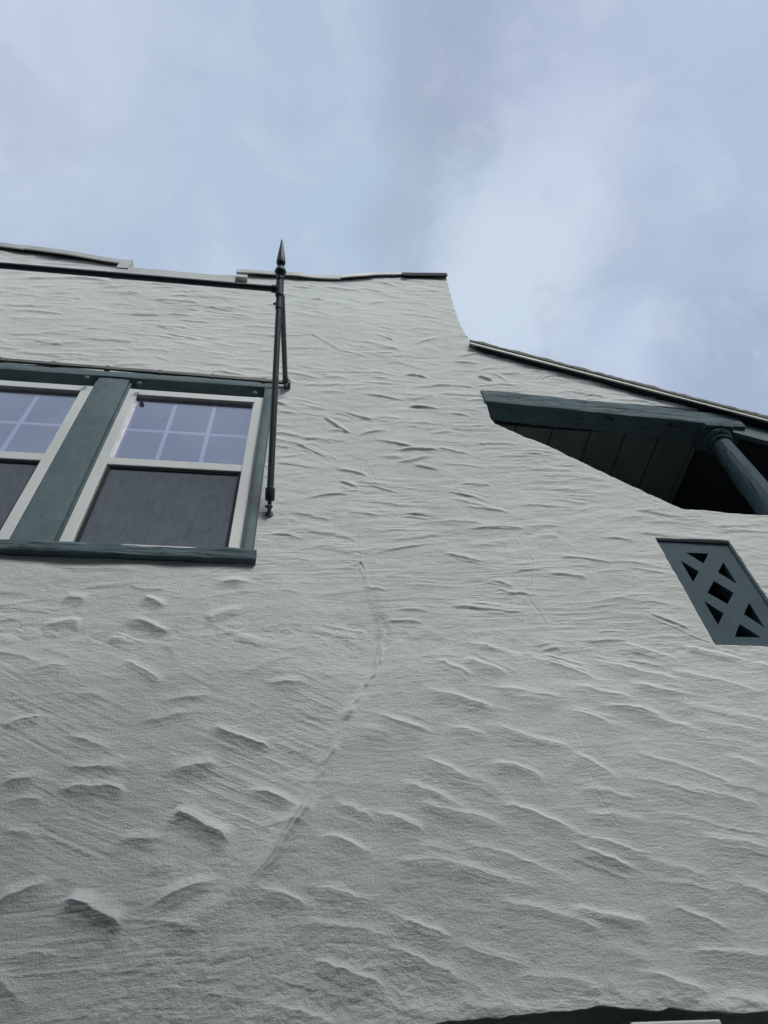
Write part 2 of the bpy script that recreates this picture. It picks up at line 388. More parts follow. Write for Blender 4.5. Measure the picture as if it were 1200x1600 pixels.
# marks read off the wall, as end points in the photograph projected on to the wall plane
LEFT = [(59,980,130,972,1),(220,935,260,952,1.2),(330,915,400,912,1.2),(200,965,265,992,1),(320,970,385,952,.8),(350,995,420,1012,.8),(190,1032,255,1077,1),(35,1050,120,1045,.7),
 (165,995,215,1012,.7),(100,932,135,942,.9),(105,1087,175,1100,.8),(0,1145,70,1122,.9),(235,1105,340,1092,.8),(210,1135,330,1112,.9),(325,1140,430,1172,1.3),(410,1075,485,1070,1.2),
 (100,1150,195,1185,.9),(245,1212,350,1197,1.6),(0,1232,70,1217,1.1),(90,1238,200,1240,1.4),(80,1202,205,1212,1),(375,1235,480,1268,1.4),(265,1270,365,1320,1.9),(170,1320,260,1315,1),
 (0,1300,75,1314,.8),(0,1260,75,1260,.8),(-20,1420,95,1382,1.5),(95,1410,195,1457,2.2),(220,1430,350,1375,1.2),(190,1522,260,1495,.6),(0,1495,100,1497,.6),(230,1357,280,1360,.7),(-30,1530,60,1590,.7)]
RIGHT = [(655,1075,770,1107,1.2),(585,1120,672,1150,1.1),(695,1137,760,1155,.9),(660,1185,725,1222,1.2),(625,1225,727,1275,1.3),(570,1265,655,1302,1.2),(520,1255,580,1285,.9),(490,1310,580,1337,1.3),
 (760,1195,845,1222,1.1),(780,1260,905,1305,1.3),(880,1110,960,1132,1.1),(895,1072,980,1092,1.1),(900,1180,960,1227,1.1),(905,1240,980,1248,1.0),(915,1280,1000,1287,1.0),(550,1140,620,1157,.9),
 (680,1035,725,1057,1),(730,1030,785,1057,1),(795,1095,860,1097,.9),(1045,1050,1180,1085,1.1),(1120,1190,1200,1208,1.1),(1060,1235,1180,1262,1),(1090,1310,1210,1330,1.1),(1030,1415,1150,1460,1.1),
 (880,1420,1010,1445,1.2),(600,1425,700,1470,1.3),(480,1385,580,1412,1.2),(490,1500,600,1547,1.3),(880,1320,1000,1367,1.1),(700,1360,850,1402,1.1),(800,1532,930,1540,.8),(990,1522,1110,1562,1.2),
 (620,1350,740,1362,1),(700,1480,830,1520,.9),(1000,1120,1110,1150,1),(1010,1350,1100,1372,.9),(1130,1380,1230,1405,1),(1080,1130,1200,1150,.9),(940,1490,1020,1500,.7),(640,1320,720,1345,.8)]
UPPER = [(480,520,530,548,1),(520,545,580,560,1),(560,615,640,628,1.2),(520,640,590,660,1.2),(625,585,675,592,1.6),(505,650,545,678,1.6),(555,680,610,672,1.2),(455,690,520,720,1.3),(580,685,650,700,1.4),
 (522,732,580,745,1.6),(530,750,565,762,1.5),(610,702,690,702,1.2),(635,635,690,640,1.7),(690,645,745,652,1),(640,725,690,735,1.2),(680,700,745,712,1),(675,720,770,735,.9),(470,780,555,768,1.4),(690,765,770,785,1.4),
 (450,800,520,812,1),(540,800,600,805,1.1),(620,800,690,810,1.2),(720,790,800,800,1.2),(560,870,700,846,1.2),(455,825,560,845,1.1),(690,865,760,880,1),(760,905,810,920,1.3),(850,895,920,903,1.3),(700,945,830,960,1.1),
 (610,952,680,955,1.3),(600,970,665,975,1.1),(410,830,480,845,1.2),(430,920,480,935,1.3),(430,870,490,880,1),(840,1020,890,1012,1.1),(870,870,960,880,1.2),(930,840,1000,848,1.2),(900,1003,990,1000,.8),(1010,958,1080,985,1.5),
 (480,470,510,468,1.6),(575,475,610,470,1.2),(580,520,620,535,1.5),(640,540,700,525,1),(620,490,690,500,1),(700,560,760,552,1.2),(760,580,800,600,1),(745,588,770,595,2.0)]
pts = []
def put(a, b, amp, up, dn, curve, plate=False):
    pts.append(((a[0] + b[0]) / 2, (a[1] + b[1]) / 2))
    sd_ = len(pts) % 97; stroke(a[0], a[1], b[0], b[1], amp, up, dn, curve, seed=sd_, plate=plate)
    for k in range(0 if amp > .012 else random.choice((0, 0, 1, 1, 2, 3))):      # drag lines beside the main lip
        o_ = random.uniform(-.05, .05); f0, f1 = random.uniform(-.15, .45), random.uniform(.55, 1.15); dx, dz = b[0] - a[0], b[1] - a[1]
        ln = math.hypot(dx, dz) + 1e-6; tx, tz = -dz / ln * o_, dx / ln * o_ + random.uniform(-.008, .008)
        stroke(a[0] + dx * f0 + tx, a[1] + dz * f0 + tz, a[0] + dx * f1 + tx, a[1] + dz * f1 + tz, amp * random.uniform(.25, .5), .02, .010, curve * random.uniform(.3, 1), seed=(sd_ * 7 + k) % 97)
SEQ = []
for a, b, c, d, s in LEFT: SEQ.append((wp(a, b), wp(c, d), (.0125 if s < 1.3 else .0105) * s, .028 + .02 * random.random(), .032 + .014 * s, .010, True))
for a, b, c, d, s in RIGHT: SEQ.append((wp(a - 8, b - 2), wp(c + 14, d + 4), .0105 * s, .030, random.uniform(.065, .095), random.uniform(.002, .018), False))
for a, b, c, d, s in UPPER: SEQ.append((wp(a, b), wp(c, d), (.0048 if wp(a, b)[1] < 4.7 else .0075) * s, .05, .014, .008, False))
cent = np.array([((s[0][0] + s[1][0]) / 2, (s[0][1] + s[1][1]) / 2) for s in SEQ])
for row in range(17):                        # right of the seam the trowel went in short rows, each mark lapping the last
    z = 1.9 + row * .098; x = -.3 + (row % 3) * .11
    while x < 3.2:
        x += random.uniform(.24, .36); zz_ = z + random.gauss(0, .016)
        dd = np.abs(cent - np.array([x, zz_]))
        if zz_ > 3.40 or x < seam_x(zz_) + .06 or ((dd[:, 0] < .13) & (dd[:, 1] < .040)).any() or random.random() < .12: continue
        ang = rad(random.gauss(-17, 5)); ln = random.uniform(.24, .42); cs, sn = math.cos(ang) * ln / 2, math.sin(ang) * ln / 2
        SEQ.append(((x - cs, zz_ - sn), (x + cs, zz_ + sn), random.uniform(.007, .0115), .030, random.uniform(.060, .095), random.uniform(.0, .018), False))
for k in range(2900):                        # the rest of the trowel work
    z = random.uniform(1.95, 8.1); x = random.uniform(-3.6, 4.4)
    upper = z > 3.42 + .1 * math.sin(x * 2.1)
    if upper and z < 5 and random.random() < .15: continue
    dd = np.abs(cent - np.array([x, z])); near = ((dd[:, 0] < .16) & (dd[:, 1] < .065)).any()
    if near: continue
    left = x < seam_x(z)
    if upper:
        fld = 16 * float(fbm(np.array([x * 1.5]), np.array([z * 1.2]), 2, 77)[0])
        ang = rad(random.gauss(-2, 8) + fld * 1.3); ln = random.uniform(.14, .42); amp = random.choice([.0025, .003, .004, .005, .006]) * (.75 + .25 * min(max(z - 3.6, 0), 2)); up = random.uniform(.03, .08); dn = random.choice([.012, .014, .02]); cv = random.uniform(-.012, .02)
    elif left:
        if random.random() < .05: continue
        ang = rad(random.gauss(-4, 20)); ln = random.uniform(.14, .34); amp = random.uniform(.003, .009); up = random.uniform(.025, .06); dn = random.uniform(.016, .035); cv = random.uniform(-.01, .02)
    else:
        continue
        ang = rad(random.gauss(-19, 7)); ln = random.uniform(.14, .30); amp = random.uniform(.003, .0075); up = random.uniform(.03, .06); dn = random.uniform(.03, .055); cv = random.uniform(-.006, .018)
    cs, sn = math.cos(ang) * ln / 2, math.sin(ang) * ln / 2
    SEQ.append(((x - cs, z - sn), (x + cs, z + sn), amp, up, dn, cv, False))
    cent = np.vstack([cent, [x, z]]) if not upper else cent
rest = SEQ[len(LEFT) + len(RIGHT) + len(UPPER):]
for s in rest: put(*s)
for s in SEQ[:len(LEFT) + len(RIGHT) + len(UPPER)]: put(*s)

def polyline_field(pl, wid):
    d = np.full(X.shape, 9.0)
    zs = [p[1] for p in pl]; xs = [p[0] for p in pl]
    i0, i1 = np.searchsorted(zr, min(zs) - wid * 4), np.searchsorted(zr, max(zs) + wid * 4)
    jm = (i0 + i1) // 2
    sub = np.full((i1 - i0, NC), 9.0); x = X[i0:i1]; z = Z[i0:i1]
    wx = .012 * fbm(x * 14, z * 14, 3, 51); wz = .012 * fbm(x * 14, z * 14, 3, 57)
    for (ax, az), (bx, bz) in zip(pl[:-1], pl[1:]):
        dx, dz = bx - ax, bz - az; l2 = dx * dx + dz * dz + 1e-9
        t = np.clip(((x + wx - ax) * dx + (z + wz - az) * dz) / l2, 0, 1)
        sub = np.minimum(sub, np.hypot(x + wx - ax - t * dx, z + wz - az - t * dz))
    d[i0:i1] = sub; return d
d = polyline_field(SEAM, .03)                # crest where two coats of stucco meet, with a hairline crack on it
brk = vnoise(X * 7, Z * 7, 61)
sfade = np.clip((Z - 2.50) / .22, 0, 1)
H += .016 * np.exp(-(d / .012) ** 2) * (.65 + .5 * brk) * sfade * np.clip((3.52 - Z) / .12, .22, 1) - .011 * sfade * np.exp(-(d / .0040) ** 2) * np.clip(brk * 2.2 - .6, 0, 1)
sg = 1 / (1 + np.exp(-np.clip((X - seam_x(Z) - .010 + .010 * fbm(X * 12, Z * 12, 3, 66)) / .008, -30, 30)))
H -= .020 * (1 - sg) * np.clip((SEAM[0][1] - Z) / .5, 0, 1) * np.clip(1 - (seam_x(Z) - X) / .35, 0, 1) * np.clip((Z - 2.60) / .25, 0, 1)
for pl, a in (([(800,838),(815,855),(830,872),(833,905),(826,935),(845,955),(852,975)], .004), ([(790,655),(770,668),(758,685),(754,692)], .005), ([(754,692),(758,704),(740,706),(700,705),(676,704)], .003),
              ([(850,575),(848,590),(852,612)], .004), ([(590,755),(570,720),(556,800),(562,880)], .0022), ([(1010,965),(1060,985),(1112,1008)], .004), ([(850,975),(880,1050),(905,1150),(930,1240),(960,1290)], .0015)):
    d = polyline_field([wp(*p) for p in pl], .02)
    H -= a * np.exp(-(d / .004) ** 2) * np.clip(vnoise(X * 9, Z * 9, 71) * 1.8 - .2, 0, 1); H += a * .35 * np.exp(-(d / .014) ** 2)
d = polyline_field([wp(*p) for p in ((470, 1275), (440, 1325), (395, 1375), (345, 1420), (290, 1455))], .06)
H += .007 * np.exp(-(d / .035) ** 2) * (.5 + vnoise(X * 6, Z * 6, 65))
# lumpy band where the lower coat starts, and coarse crumbs low on the wall
band = np.exp(-((Z - zb) / .07) ** 2)
H += band * .005 * np.clip(fbm(X * 18, Z * 26, 4, 83), -.2, 1)
H += np.clip((2.75 - Z) / .5, 0, 1) * np.clip((.7 - np.abs(X - .0)) / .4, 0, 1) * .0045 * np.abs(fbm(X * 26, Z * 30, 4, 91))
d = polyline_field([(x, z + .012) for x, z in ARCH[:200] if z > 1.99], .04)   # ragged lip over the arch
H += np.exp(-(d / .035) ** 2) * .016 * (.25 + np.clip(fbm(X * 10, Z * 14, 4, 99) + .3, 0, 1))
d = np.hypot(X - RX0, (Z - RZ0) * .8); H += .012 * np.exp(-(d / .10) ** 2) * (.4 + 1.2 * np.abs(fbm(X * 22, Z * 22, 3, 95)))

# --- snap the sheet to the outlines, drop the faces inside openings
def inside(px, pz, poly):
    res = np.zeros(px.shape, bool); n = len(poly)
    for i in range(n):
        x0, z0 = poly[i]; x1, z1 = poly[(i + 1) % n]
        if z0 == z1: continue
        c = (z0 > pz) != (z1 > pz)
        res ^= c & (px < (x1 - x0) * (pz - z0) / (z1 - z0) + x0)
    return res
dX = np.empty_like(X); dX[:, 1:-1] = (X[:, 2:] - X[:, :-2]) / 2; dX[:, 0] = X[:, 1] - X[:, 0]; dX[:, -1] = X[:, -1] - X[:, -2]
dZ = np.repeat(dzr[:, None], NC, 1)
X0, Z0 = X.copy(), Z.copy()
HOLES = [rect(WIN), PORCH, rect(VR), ARCH, ABOVE]
for poly in HOLES:
    n = len(poly)
    for i in range(n):
        (ax, az), (bx, bz) = poly[i], poly[(i + 1) % n]
        if max(ax, bx) < -6.5 or min(ax, bx) > 6.5 or min(az, bz) > 11: continue
        i0, i1 = np.searchsorted(zr, min(az, bz) - .05), np.searchsorted(zr, max(az, bz) + .05)
        i0 = max(i0 - 1, 0); i1 = min(i1 + 1, NR)
        x, z = X0[i0:i1], Z0[i0:i1]; gx, gz = dX[i0:i1], dZ[i0:i1]
        dx, dz = (bx - ax) / gx, (bz - az) / gz; ux, uz = (x - ax) / gx, (z - az) / gz
        t = np.clip((ux * dx + uz * dz) / (dx * dx + dz * dz + 1e-12), 0, 1)
        dist = np.hypot(ux - t * dx, uz - t * dz)
        mk = dist < .56
        X[i0:i1][mk] = (ax + t * (bx - ax))[mk]; Z[i0:i1][mk] = (az + t * (bz - az))[mk]
    for ax, az in poly:
        if abs(ax) > 6.5 or az > 11: continue
        i = int(np.argmin(np.abs(zr - az))); j = int(np.argmin(np.abs(X0[i] - ax))); X[i, j] = ax; Z[i, j] = az
keep = np.ones((NR - 1, NC - 1), bool)
cxm = (X[:-1, :-1] + X[1:, 1:] + X[:-1, 1:] + X[1:, :-1]) / 4; czm = (Z[:-1, :-1] + Z[1:, 1:] + Z[:-1, 1:] + Z[1:, :-1]) / 4
for poly in HOLES:
    keep &= ~inside(cxm, czm, poly)
idx = np.arange(NR * NC).reshape(NR, NC)
quads = np.stack([idx[:-1, :-1][keep], idx[:-1, 1:][keep], idx[1:, 1:][keep], idx[1:, :-1][keep]], 1)
E_ = np.concatenate([quads[:, [0, 1]], quads[:, [1, 2]], quads[:, [2, 3]], quads[:, [3, 0]]])
key = np.sort(E_, 1); kk = key[:, 0].astype(np.int64) * (NR * NC) + key[:, 1]
_, first, cnt = np.unique(kk, return_index=True, return_counts=True)
bnd = E_[first[cnt == 1]]
co = np.stack([X.ravel(), -H.ravel(), Z.ravel()], 1)
bv = np.unique(bnd); THICK = .26
# reveals: border vertices go back in four steps, a little uneven like hand work
steps = (.012, .05, .12, THICK); remap = {}
layers = [co]; prev = np.full(NR * NC, -1, np.int64); prev[bv] = bv; base = NR * NC; rq = []
for s in steps:
    c2 = co[bv].copy(); c2[:, 1] = s
    lo_ = (c2[:, 2] > 1.95) & (c2[:, 2] < 2.4); c2[lo_, 2] += s * .75      # the soffit over the arch is splayed
    cur = np.full(NR * NC, -1, np.int64); cur[bv] = base + np.arange(len(bv)); base += len(bv); layers.append(c2)
    rq.append(np.stack([prev[bnd[:, 1]], prev[bnd[:, 0]], cur[bnd[:, 0]], cur[bnd[:, 1]]], 1)); prev = cur
co = np.concatenate(layers); quads = np.concatenate([quads] + rq)
used = np.unique(quads); rm = np.full(len(co), -1, np.int64); rm[used] = np.arange(len(used)); co = co[used]; quads = rm[quads]
me = bpy.data.meshes.new('stucco_wall')
me.vertices.add(len(co)); me.vertices.foreach_set('co', co.astype(np.float32).ravel())
me.loops.add(quads.size); me.loops.foreach_set('vertex_index', quads.astype(np.int32).ravel())
me.polygons.add(len(quads)); me.polygons.foreach_set('loop_start', np.arange(0, quads.size, 4, dtype=np.int32))
me.polygons.foreach_set('loop_total', np.full(len(quads), 4, np.int32)); me.update(calc_edges=True)
me.polygons.foreach_set('use_smooth', np.ones(len(quads), bool)); me.materials.append(STUCCO)
wall = bpy.data.objects.new('stucco_wall', me); C.objects.link(wall); wall.parent = house; wall.location = (-1, 0, 0)

# --- house body behind the front wall
bm = bmesh.new()
box(bm, -7, -6.75, THICK, 9, 0, 7.6); box(bm, -6.75, 6.75, 8.75, 9, 0, 7.0); box(bm, 6.75, 7, THICK, 9, 0, 2.9)
link('rear_wall', bm, STUCCO, house)
bm = bmesh.new(); box(bm, -6.75, 1.0, THICK, 8.75, 6.3, 6.45); link('flat_roof', bm, ROOFM, house)
bm = bmesh.new(); box(bm, .86, 1.06, THICK, 8.7, 4.5, 6.9); link('gable_wall', bm, STUCCO, house)

# --- window pair
def lerp_rows(z0, z1, n): return [z0 + (z1 - z0) * i / n for i in range(n + 1)]
bm = bmesh.new()
FX = ((-1.935, -1.178), (-.985, -.252))
wx0, wx1, wz0, wz1 = WIN
rough_board(bm, (wx0, 0, wz1 - .050), (wx1, 0, wz1 - .050), (0, 0, 1), (0, 1, 0), 0, .062, -.020, .10, 70, 4, .004, 3, 8, 25)          # head
rough_board(bm, (FX[1][1] + .002, 0, wz0), (FX[1][1] + .002, 0, wz1 - .047), (1, 0, 0), (0, 1, 0), 0, .050, -.012, .10, 60, 4, .003, 5, 8, 25)       # right jamb
rough_board(bm, (FX[0][0] - .115, 0, wz0), (FX[0][0] - .115, 0, wz1 - .047), (1, 0, 0), (0, 1, 0), 0, .113, -.012, .10, 60, 4, .003, 6, 8, 25)
rough_board(bm, (FX[0][1] + .012, 0, wz0 + .03), (FX[0][1] + .012, 0, wz1 - .047), (1, 0, 0), (0, 1, 0), 0, FX[1][0] - FX[0][1] - .024, -.010, .10, 60, 5, .003, 7, 8, 25)  # mullion board
for x in (FX[0][1], FX[1][0] - .014): box(bm, x + .001, x + .013, .004, .10, wz0 + .02, wz1 - .05, .002)      # stop beads
box(bm, FX[1][1] + .0035, FX[1][1] + .0085, -.0185, -.005, wz0 + .05, wz1 - .052, .001); box(bm, FX[1][1] + .0150, FX[1][1] + .0185, -.0170, -.005, wz0 + .05, wz1 - .052, .001)
box(bm, FX[1][1] + .0525, FX[1][1] + .0565, -.008, .1, wz0, wz1 - .05)
casing = link('window_casing', bm, TEAL, house, smooth=True)
bm = bmesh.new()
rough_board(bm, (wx0 - .01, 0, wz0 - .008), (wx1 + .022, 0, wz0 - .008), (0, 0, 1), (0, 1, 0), -.006, .052, -.034, .10, 110, 5, .009, 9, 7, 22)
link('window_sill', bm, TEALW, casing, smooth=True)
for px, py in ((136, 592), (218, 601), (398, 616)):
    x, z = wp(px, py, .03); bm = bmesh.new()
    tube(bm, (x, -.015, z), (x, -.046, z), 0, seg=12, prof=[(0, .009), (.012, .009), (.016, .014), (.026, .014), (.031, .007)])
    link('awning_hook', bm, TEAL, casing, smooth=True)
def make_window(x0, x1, z0=3.842, z1=5.192, name='sash_window'):
    st, tr, br = .052, .056, .048; zm = 4.470; mh = .058
    bm = bmesh.new(); yf = .006
    box(bm, x0, x0 + st, yf, .09, z0, z1, .003); box(bm, x1 - st, x1, yf, .09, z0, z1, .003)
    box(bm, x0 + st, x1 - st, yf + .0015, .09, z1 - tr, z1, .003); box(bm, x0 + st, x1 - st, yf + .0015, .09, z0, z0 + br, .003)
    wf = link('window', bm, VINYL, house)
    bm = bmesh.new(); box(bm, x0 + st - .001, x1 - st + .001, yf + .010, .085, zm, zm + mh, .004); link('meeting_rail', bm, VINYL, wf)
    ux0, ux1, uz0, uz1 = x0 + st, x1 - st, zm + mh, z1 - tr
    bm = bmesh.new(); box(bm, ux0, ux1, .030, .034, uz0, uz1); link('upper_pane', bm, GLASS, wf)
    bm = bmesh.new()
    for k in (1, 2):
        xx = ux0 + (ux1 - ux0) * k / 3; box(bm, xx - .010, xx + .010, .038, .044, uz0, uz1)
    zz = (uz0 + uz1) / 2 - .01
    xs = [ux0] + [ux0 + (ux1 - ux0) * k / 3 for k in (1, 2)] + [ux1]
    for k in range(3): box(bm, xs[k] + (.010 if k else 0), xs[k + 1] - (.010 if k < 2 else 0), .0385, .0435, zz - .010, zz + .010)
    link('muntin_grid', bm, GRID, wf)
    lz0, lz1 = z0 + br, zm
    bm = bmesh.new(); box(bm, ux0, ux1, .062, .066, lz0, lz1); link('lower_pane', bm, GLASSB, wf)
    bm = bmesh.new()
    box(bm, ux0, ux0 + .016, .026, .04, lz0, lz1); box(bm, ux1 - .016, ux1, .026, .04, lz0, lz1)
    box(bm, ux0 + .016, ux1 - .016, .0265, .04, lz1 - .014, lz1); box(bm, ux0 + .016, ux1 - .016, .0265, .04, lz0, lz0 + .012)
    link('screen_frame', bm, FLASHD, wf)
    bm = bmesh.new(); vs = [bm.verts.new(p) for p in ((ux0 + .014, .033, lz0 + .01), (ux1 - .014, .033, lz0 + .01), (ux1 - .014, .033, lz1 - .012), (ux0 + .014, .033, lz1 - .012))]; bm.faces.new(vs)
    link('insect_screen', bm, SCREEN, wf)
    return wf
for a, b in FX: make_window(a, b)
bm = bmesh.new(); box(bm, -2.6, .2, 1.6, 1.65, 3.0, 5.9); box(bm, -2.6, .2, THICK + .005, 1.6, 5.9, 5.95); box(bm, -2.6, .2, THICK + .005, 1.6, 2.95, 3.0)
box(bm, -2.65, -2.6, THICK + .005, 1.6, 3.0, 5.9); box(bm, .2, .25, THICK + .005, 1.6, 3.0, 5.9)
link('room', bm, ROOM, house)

# --- parapet coping: loose metal lengths
def coping(pa, pb, h, over, tilt=0, mt=FLASH, lift=.0, drop=.0, n=24, seed=0, back=.30):
    ax, az = wp(*pa, over); bx, bz = wp(*pb, over)
    bm = bmesh.new(); ln = math.hypot(bx - ax, bz - az); rows = []
    for i in range(n + 1):
        t = i / n; x = ax + (bx - ax) * t; z = az + (bz - az) * t
        e = .003 * float(fbm(np.array([t * ln * 2.2 + seed]), np.array([seed * 1.7]), 3, seed)[0]); g = .010 * float(fbm(np.array([t * ln * 3 + seed * 2]), np.array([9.0]), 2, seed)[0])
        y0 = -over + g
        rows.append([bm.verts.new(p) for p in ((x, y0, z + e - h), (x, y0 - .004, z + e - .006), (x, y0 + .004, z + e), (x, back, z + e + .012), (x, back, z + e - .008), (x, y0 + .012, z + e - .016), (x, y0 + .010, z + e - h))])
    for i in range(n):
        for k in range(7):
            bm.faces.new((rows[i][k], rows[i][(k + 1) % 7], rows[i + 1][(k + 1) % 7], rows[i + 1][k]))
    bm.faces.new(rows[0]); bm.faces.new(rows[-1][::-1]); bm.faces.ensure_lookup_table()
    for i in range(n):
        for k in (4, 5): bm.faces[i * 7 + k].material_index = 1      # shadow under the metal lip, painted in as a dark colour
    return link('coping', bm, [mt, LIPSHADE], house, smooth=False)
coping((-260, 338), (42, 385), .065, .030, seed=1)
coping((34, 383), (199, 407), .065, .030, seed=2)
coping((184, 417), (369, 430), .150, .022, seed=3)
coping((370, 421), (532, 431), .055, .028, seed=4)
coping((531, 431), (584, 425.5), .045, .028, seed=5, n=8); coping((584, 425.5), (640, 425), .030, .028, seed=6, n=8)
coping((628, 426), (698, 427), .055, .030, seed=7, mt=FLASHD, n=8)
for pa, pb in (((190, 404), (200, 414)), ((370, 427), (385, 428.5))):
    ax, az = wp(*pa, .04); bx, bz = wp(*pb, .04); bm = bmesh.new(); box(bm, min(ax, bx), max(ax, bx) + .01, -.035, .2, min(az, bz) - .05, max(az, bz)); link('coping_end', bm, FLASH, house)

# --- sloping roof on the right with its drip edge
xa, za = wp(735, 535, .04); xb, zb_ = wp(1200, 656, .04); sl = (zb_ - za) / (xb - xa)
def rz(x): return za + (x - xa) * sl
bm = bmesh.new(); XE = 7.3
vs = []
nseg = 220; top = []; bot = []; topb = []; botb = []
for i in range(nseg + 1):
    x = xa + (XE - xa) * i / nseg; j = .007 * float(fbm(np.array([x * 16.0]), np.array([1.3]), 3, 15)[0]) + .010 * (((x * 5.2) % 1.0) < .5) * .6
    top.append(bm.verts.new((x, -.054 + .02 * random.random() * .3, rz(x) + .030 + j))); bot.append(bm.verts.new((x, -.050, rz(x) + .004)))
    topb.append(bm.verts.new((x, 8.9, rz(x) + .034))); botb.append(bm.verts.new((x, 8.9, rz(x) + .004)))
for i in range(nseg):
    for a, b in ((top, topb), (topb, botb), (botb, bot), (bot, top)):
        bm.faces.new((a[i], a[i + 1], b[i + 1], b[i]))
bm.faces.new((top[0], topb[0], botb[0], bot[0])); bm.faces.new((top[-1], bot[-1], botb[-1], topb[-1]))
roof = link('shingle_roof', bm, SHINGLE, house)
bm = bmesh.new(); dn_ = Vector((XE - xa, 0, rz(XE) - za)).normalized(); nrm = Vector((-dn_.z, 0, dn_.x))
rough_board(bm, (xa, 0, za), (XE, 0, rz(XE)), nrm, (0, 1, 0), -.023, .002, -.044, -.034, 90, 2, .003, 21, 2, 8)
link('drip_edge', bm, FLASH, roof)
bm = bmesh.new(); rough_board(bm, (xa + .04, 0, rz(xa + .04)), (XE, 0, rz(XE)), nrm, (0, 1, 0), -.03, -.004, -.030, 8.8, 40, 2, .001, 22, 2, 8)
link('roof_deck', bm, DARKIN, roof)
bm = bmesh.new(); rough_board(bm, (TIP[0] - .07, 0, rz(TIP[0] - .07)), (XE, 0, rz(XE)), nrm, (0, 1, 0), -.185, -.034, .012, .045, 60, 3, .003, 23, 5, 20)
link('fascia', bm, TEAL, roof, smooth=True)

# --- porch: beam, column, ceiling, dark room
bm = bmesh.new()
bl = Vector((DIA[0][0] - .002, 0, 5.300)); br_ = Vector((2.668, 0, 5.203))
rough_board(bm, bl, br_, (0, 0, 1), (0, 1, 0), 0, .150, -.012, .122, 150, 8, .011, 31, 4.5, 26)
link('porch_beam', bm, TEALW, house, smooth=True)
def column(cx, name='porch_column'):
    cy = .066; zt = 5.215 if cx < 2.6 else 5.15
    bm = bmesh.new(); zb0 = SILL_Z - .03; h = zt - .13 - zb0
    tube(bm, (cx, cy, zb0), (cx, cy, zt), 0, seg=40, prof=[(0, .088), (.03, .088), (.032, .078), (.05, .076), (h * .3, .074), (h * .6, .069), (h, .0605)])
    co_ = link(name, bm, TEALC, house, smooth=True)
    bm = bmesh.new(); z0 = zb0 + h
    tube(bm, (cx, cy, z0 - .002), (cx, cy, zt), 0, seg=40, prof=[(0, .0615), (.004, .071), (.016, .077), (.026, .071), (.03, .066), (.036, .066), (.040, .078), (.056, .088), (.070, .082), (.074, .074), (.082, .076), (.088, .089)])
    box(bm, cx - .094, cx + .094, cy - .09, cy + .09, z0 + .086, zt - .004, .006)
    link('capital', bm, TEALC, co_, smooth=True)
    return co_
column(2.482)
bm = bmesh.new(); cz_ = 5.285; yb = 2.3; x = 1.05
while x < 2.44:
    wd = random.uniform(.20, .25); box(bm, x + .004, min(x + wd, 2.47) - .004, .140, yb, cz_ + random.uniform(-.003, .003), cz_ + .02); x += wd
box(bm, 1.05, 2.47, .14, yb, cz_ + .022, cz_ + .03)
link('porch_ceiling', bm, CEILB, house)
bm = bmesh.new()
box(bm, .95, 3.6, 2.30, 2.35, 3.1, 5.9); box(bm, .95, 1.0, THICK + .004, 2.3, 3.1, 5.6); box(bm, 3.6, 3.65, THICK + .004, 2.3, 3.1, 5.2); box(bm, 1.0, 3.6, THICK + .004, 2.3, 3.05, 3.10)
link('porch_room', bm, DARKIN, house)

# --- cut-out grille below the porch
bm = bmesh.new(); x0, x1, z0, z1 = VR
OUT = [(1.668, 3.43), (2.03, 3.43), (2.03, 4.088), (1.668, 4.088)]
CUT = [[(1.789, 4.012), (1.903, 4.012), (1.846, 3.939)], [(1.740, 3.954), (1.798, 3.882), (1.740, 3.810)], [(1.950, 3.954), (1.950, 3.806), (1.891, 3.882)],
       [(1.845, 3.824), (1.904, 3.750), (1.842, 3.678), (1.779, 3.744)], [(1.740, 3.693), (1.797, 3.620), (1.740, 3.550)], [(1.948, 3.691), (1.946, 3.546), (1.889, 3.620)],
       [(1.842, 3.562), (1.902, 3.488), (1.784, 3.488)]]
loops = [[bm.verts.new((a, .015, b)) for a, b in pl] for pl in [[(x0 - .01, z0 - .01), (x1 + .01, z0 - .01), (x1 + .01, z1 + .01), (x0 - .01, z1 + .01)]] + CUT]
edges = []
for lp in loops:
    for i in range(len(lp)): edges.append(bm.edges.new((lp[i], lp[(i + 1) % len(lp)])))
r = bmesh.ops.triangle_fill(bm, edges=edges, use_beauty=True)
fs = [e for e in r['geom'] if isinstance(e, bmesh.types.BMFace)]
ex = bmesh.ops.extrude_face_region(bm, geom=fs)
for e in ex['geom']:
    if isinstance(e, bmesh.types.BMVert): e.co.y += .05
grille = link('vent_grille', bm, VENT, house)
bm = bmesh.new(); box(bm, x0 - .03, x1 + .03, .20, .22, z0 - .03, z1 + .03); link('grille_back', bm, VOIDM, grille)

# --- arched opening at the bottom edge, with its recessed door
AZ = lambda px, py: wp(px, py, .03)
bm = bmesh.new()
box(bm, -.30, 1.72, .24, .27, .02, 2.48); link('door_surround', bm, STUCCO, house)
bm = bmesh.new(); ax, az = AZ(985, 1596); bx, bz = AZ(1127, 1596)
box(bm, ax, bx, -.030, .239, .03, az, .006); dr = link('door', bm, VINYL, house)
bm = bmesh.new(); tube(bm, (bx - .04, -.03, 1.0), (bx - .04, -.085, 1.0), 0, seg=16, prof=[(0, .025), (.006, .025), (.01, .01), (.03, .01), (.034, .026), (.05, .026), (.055, .012)]); link('door_knob', bm, IRON, dr, smooth=True)

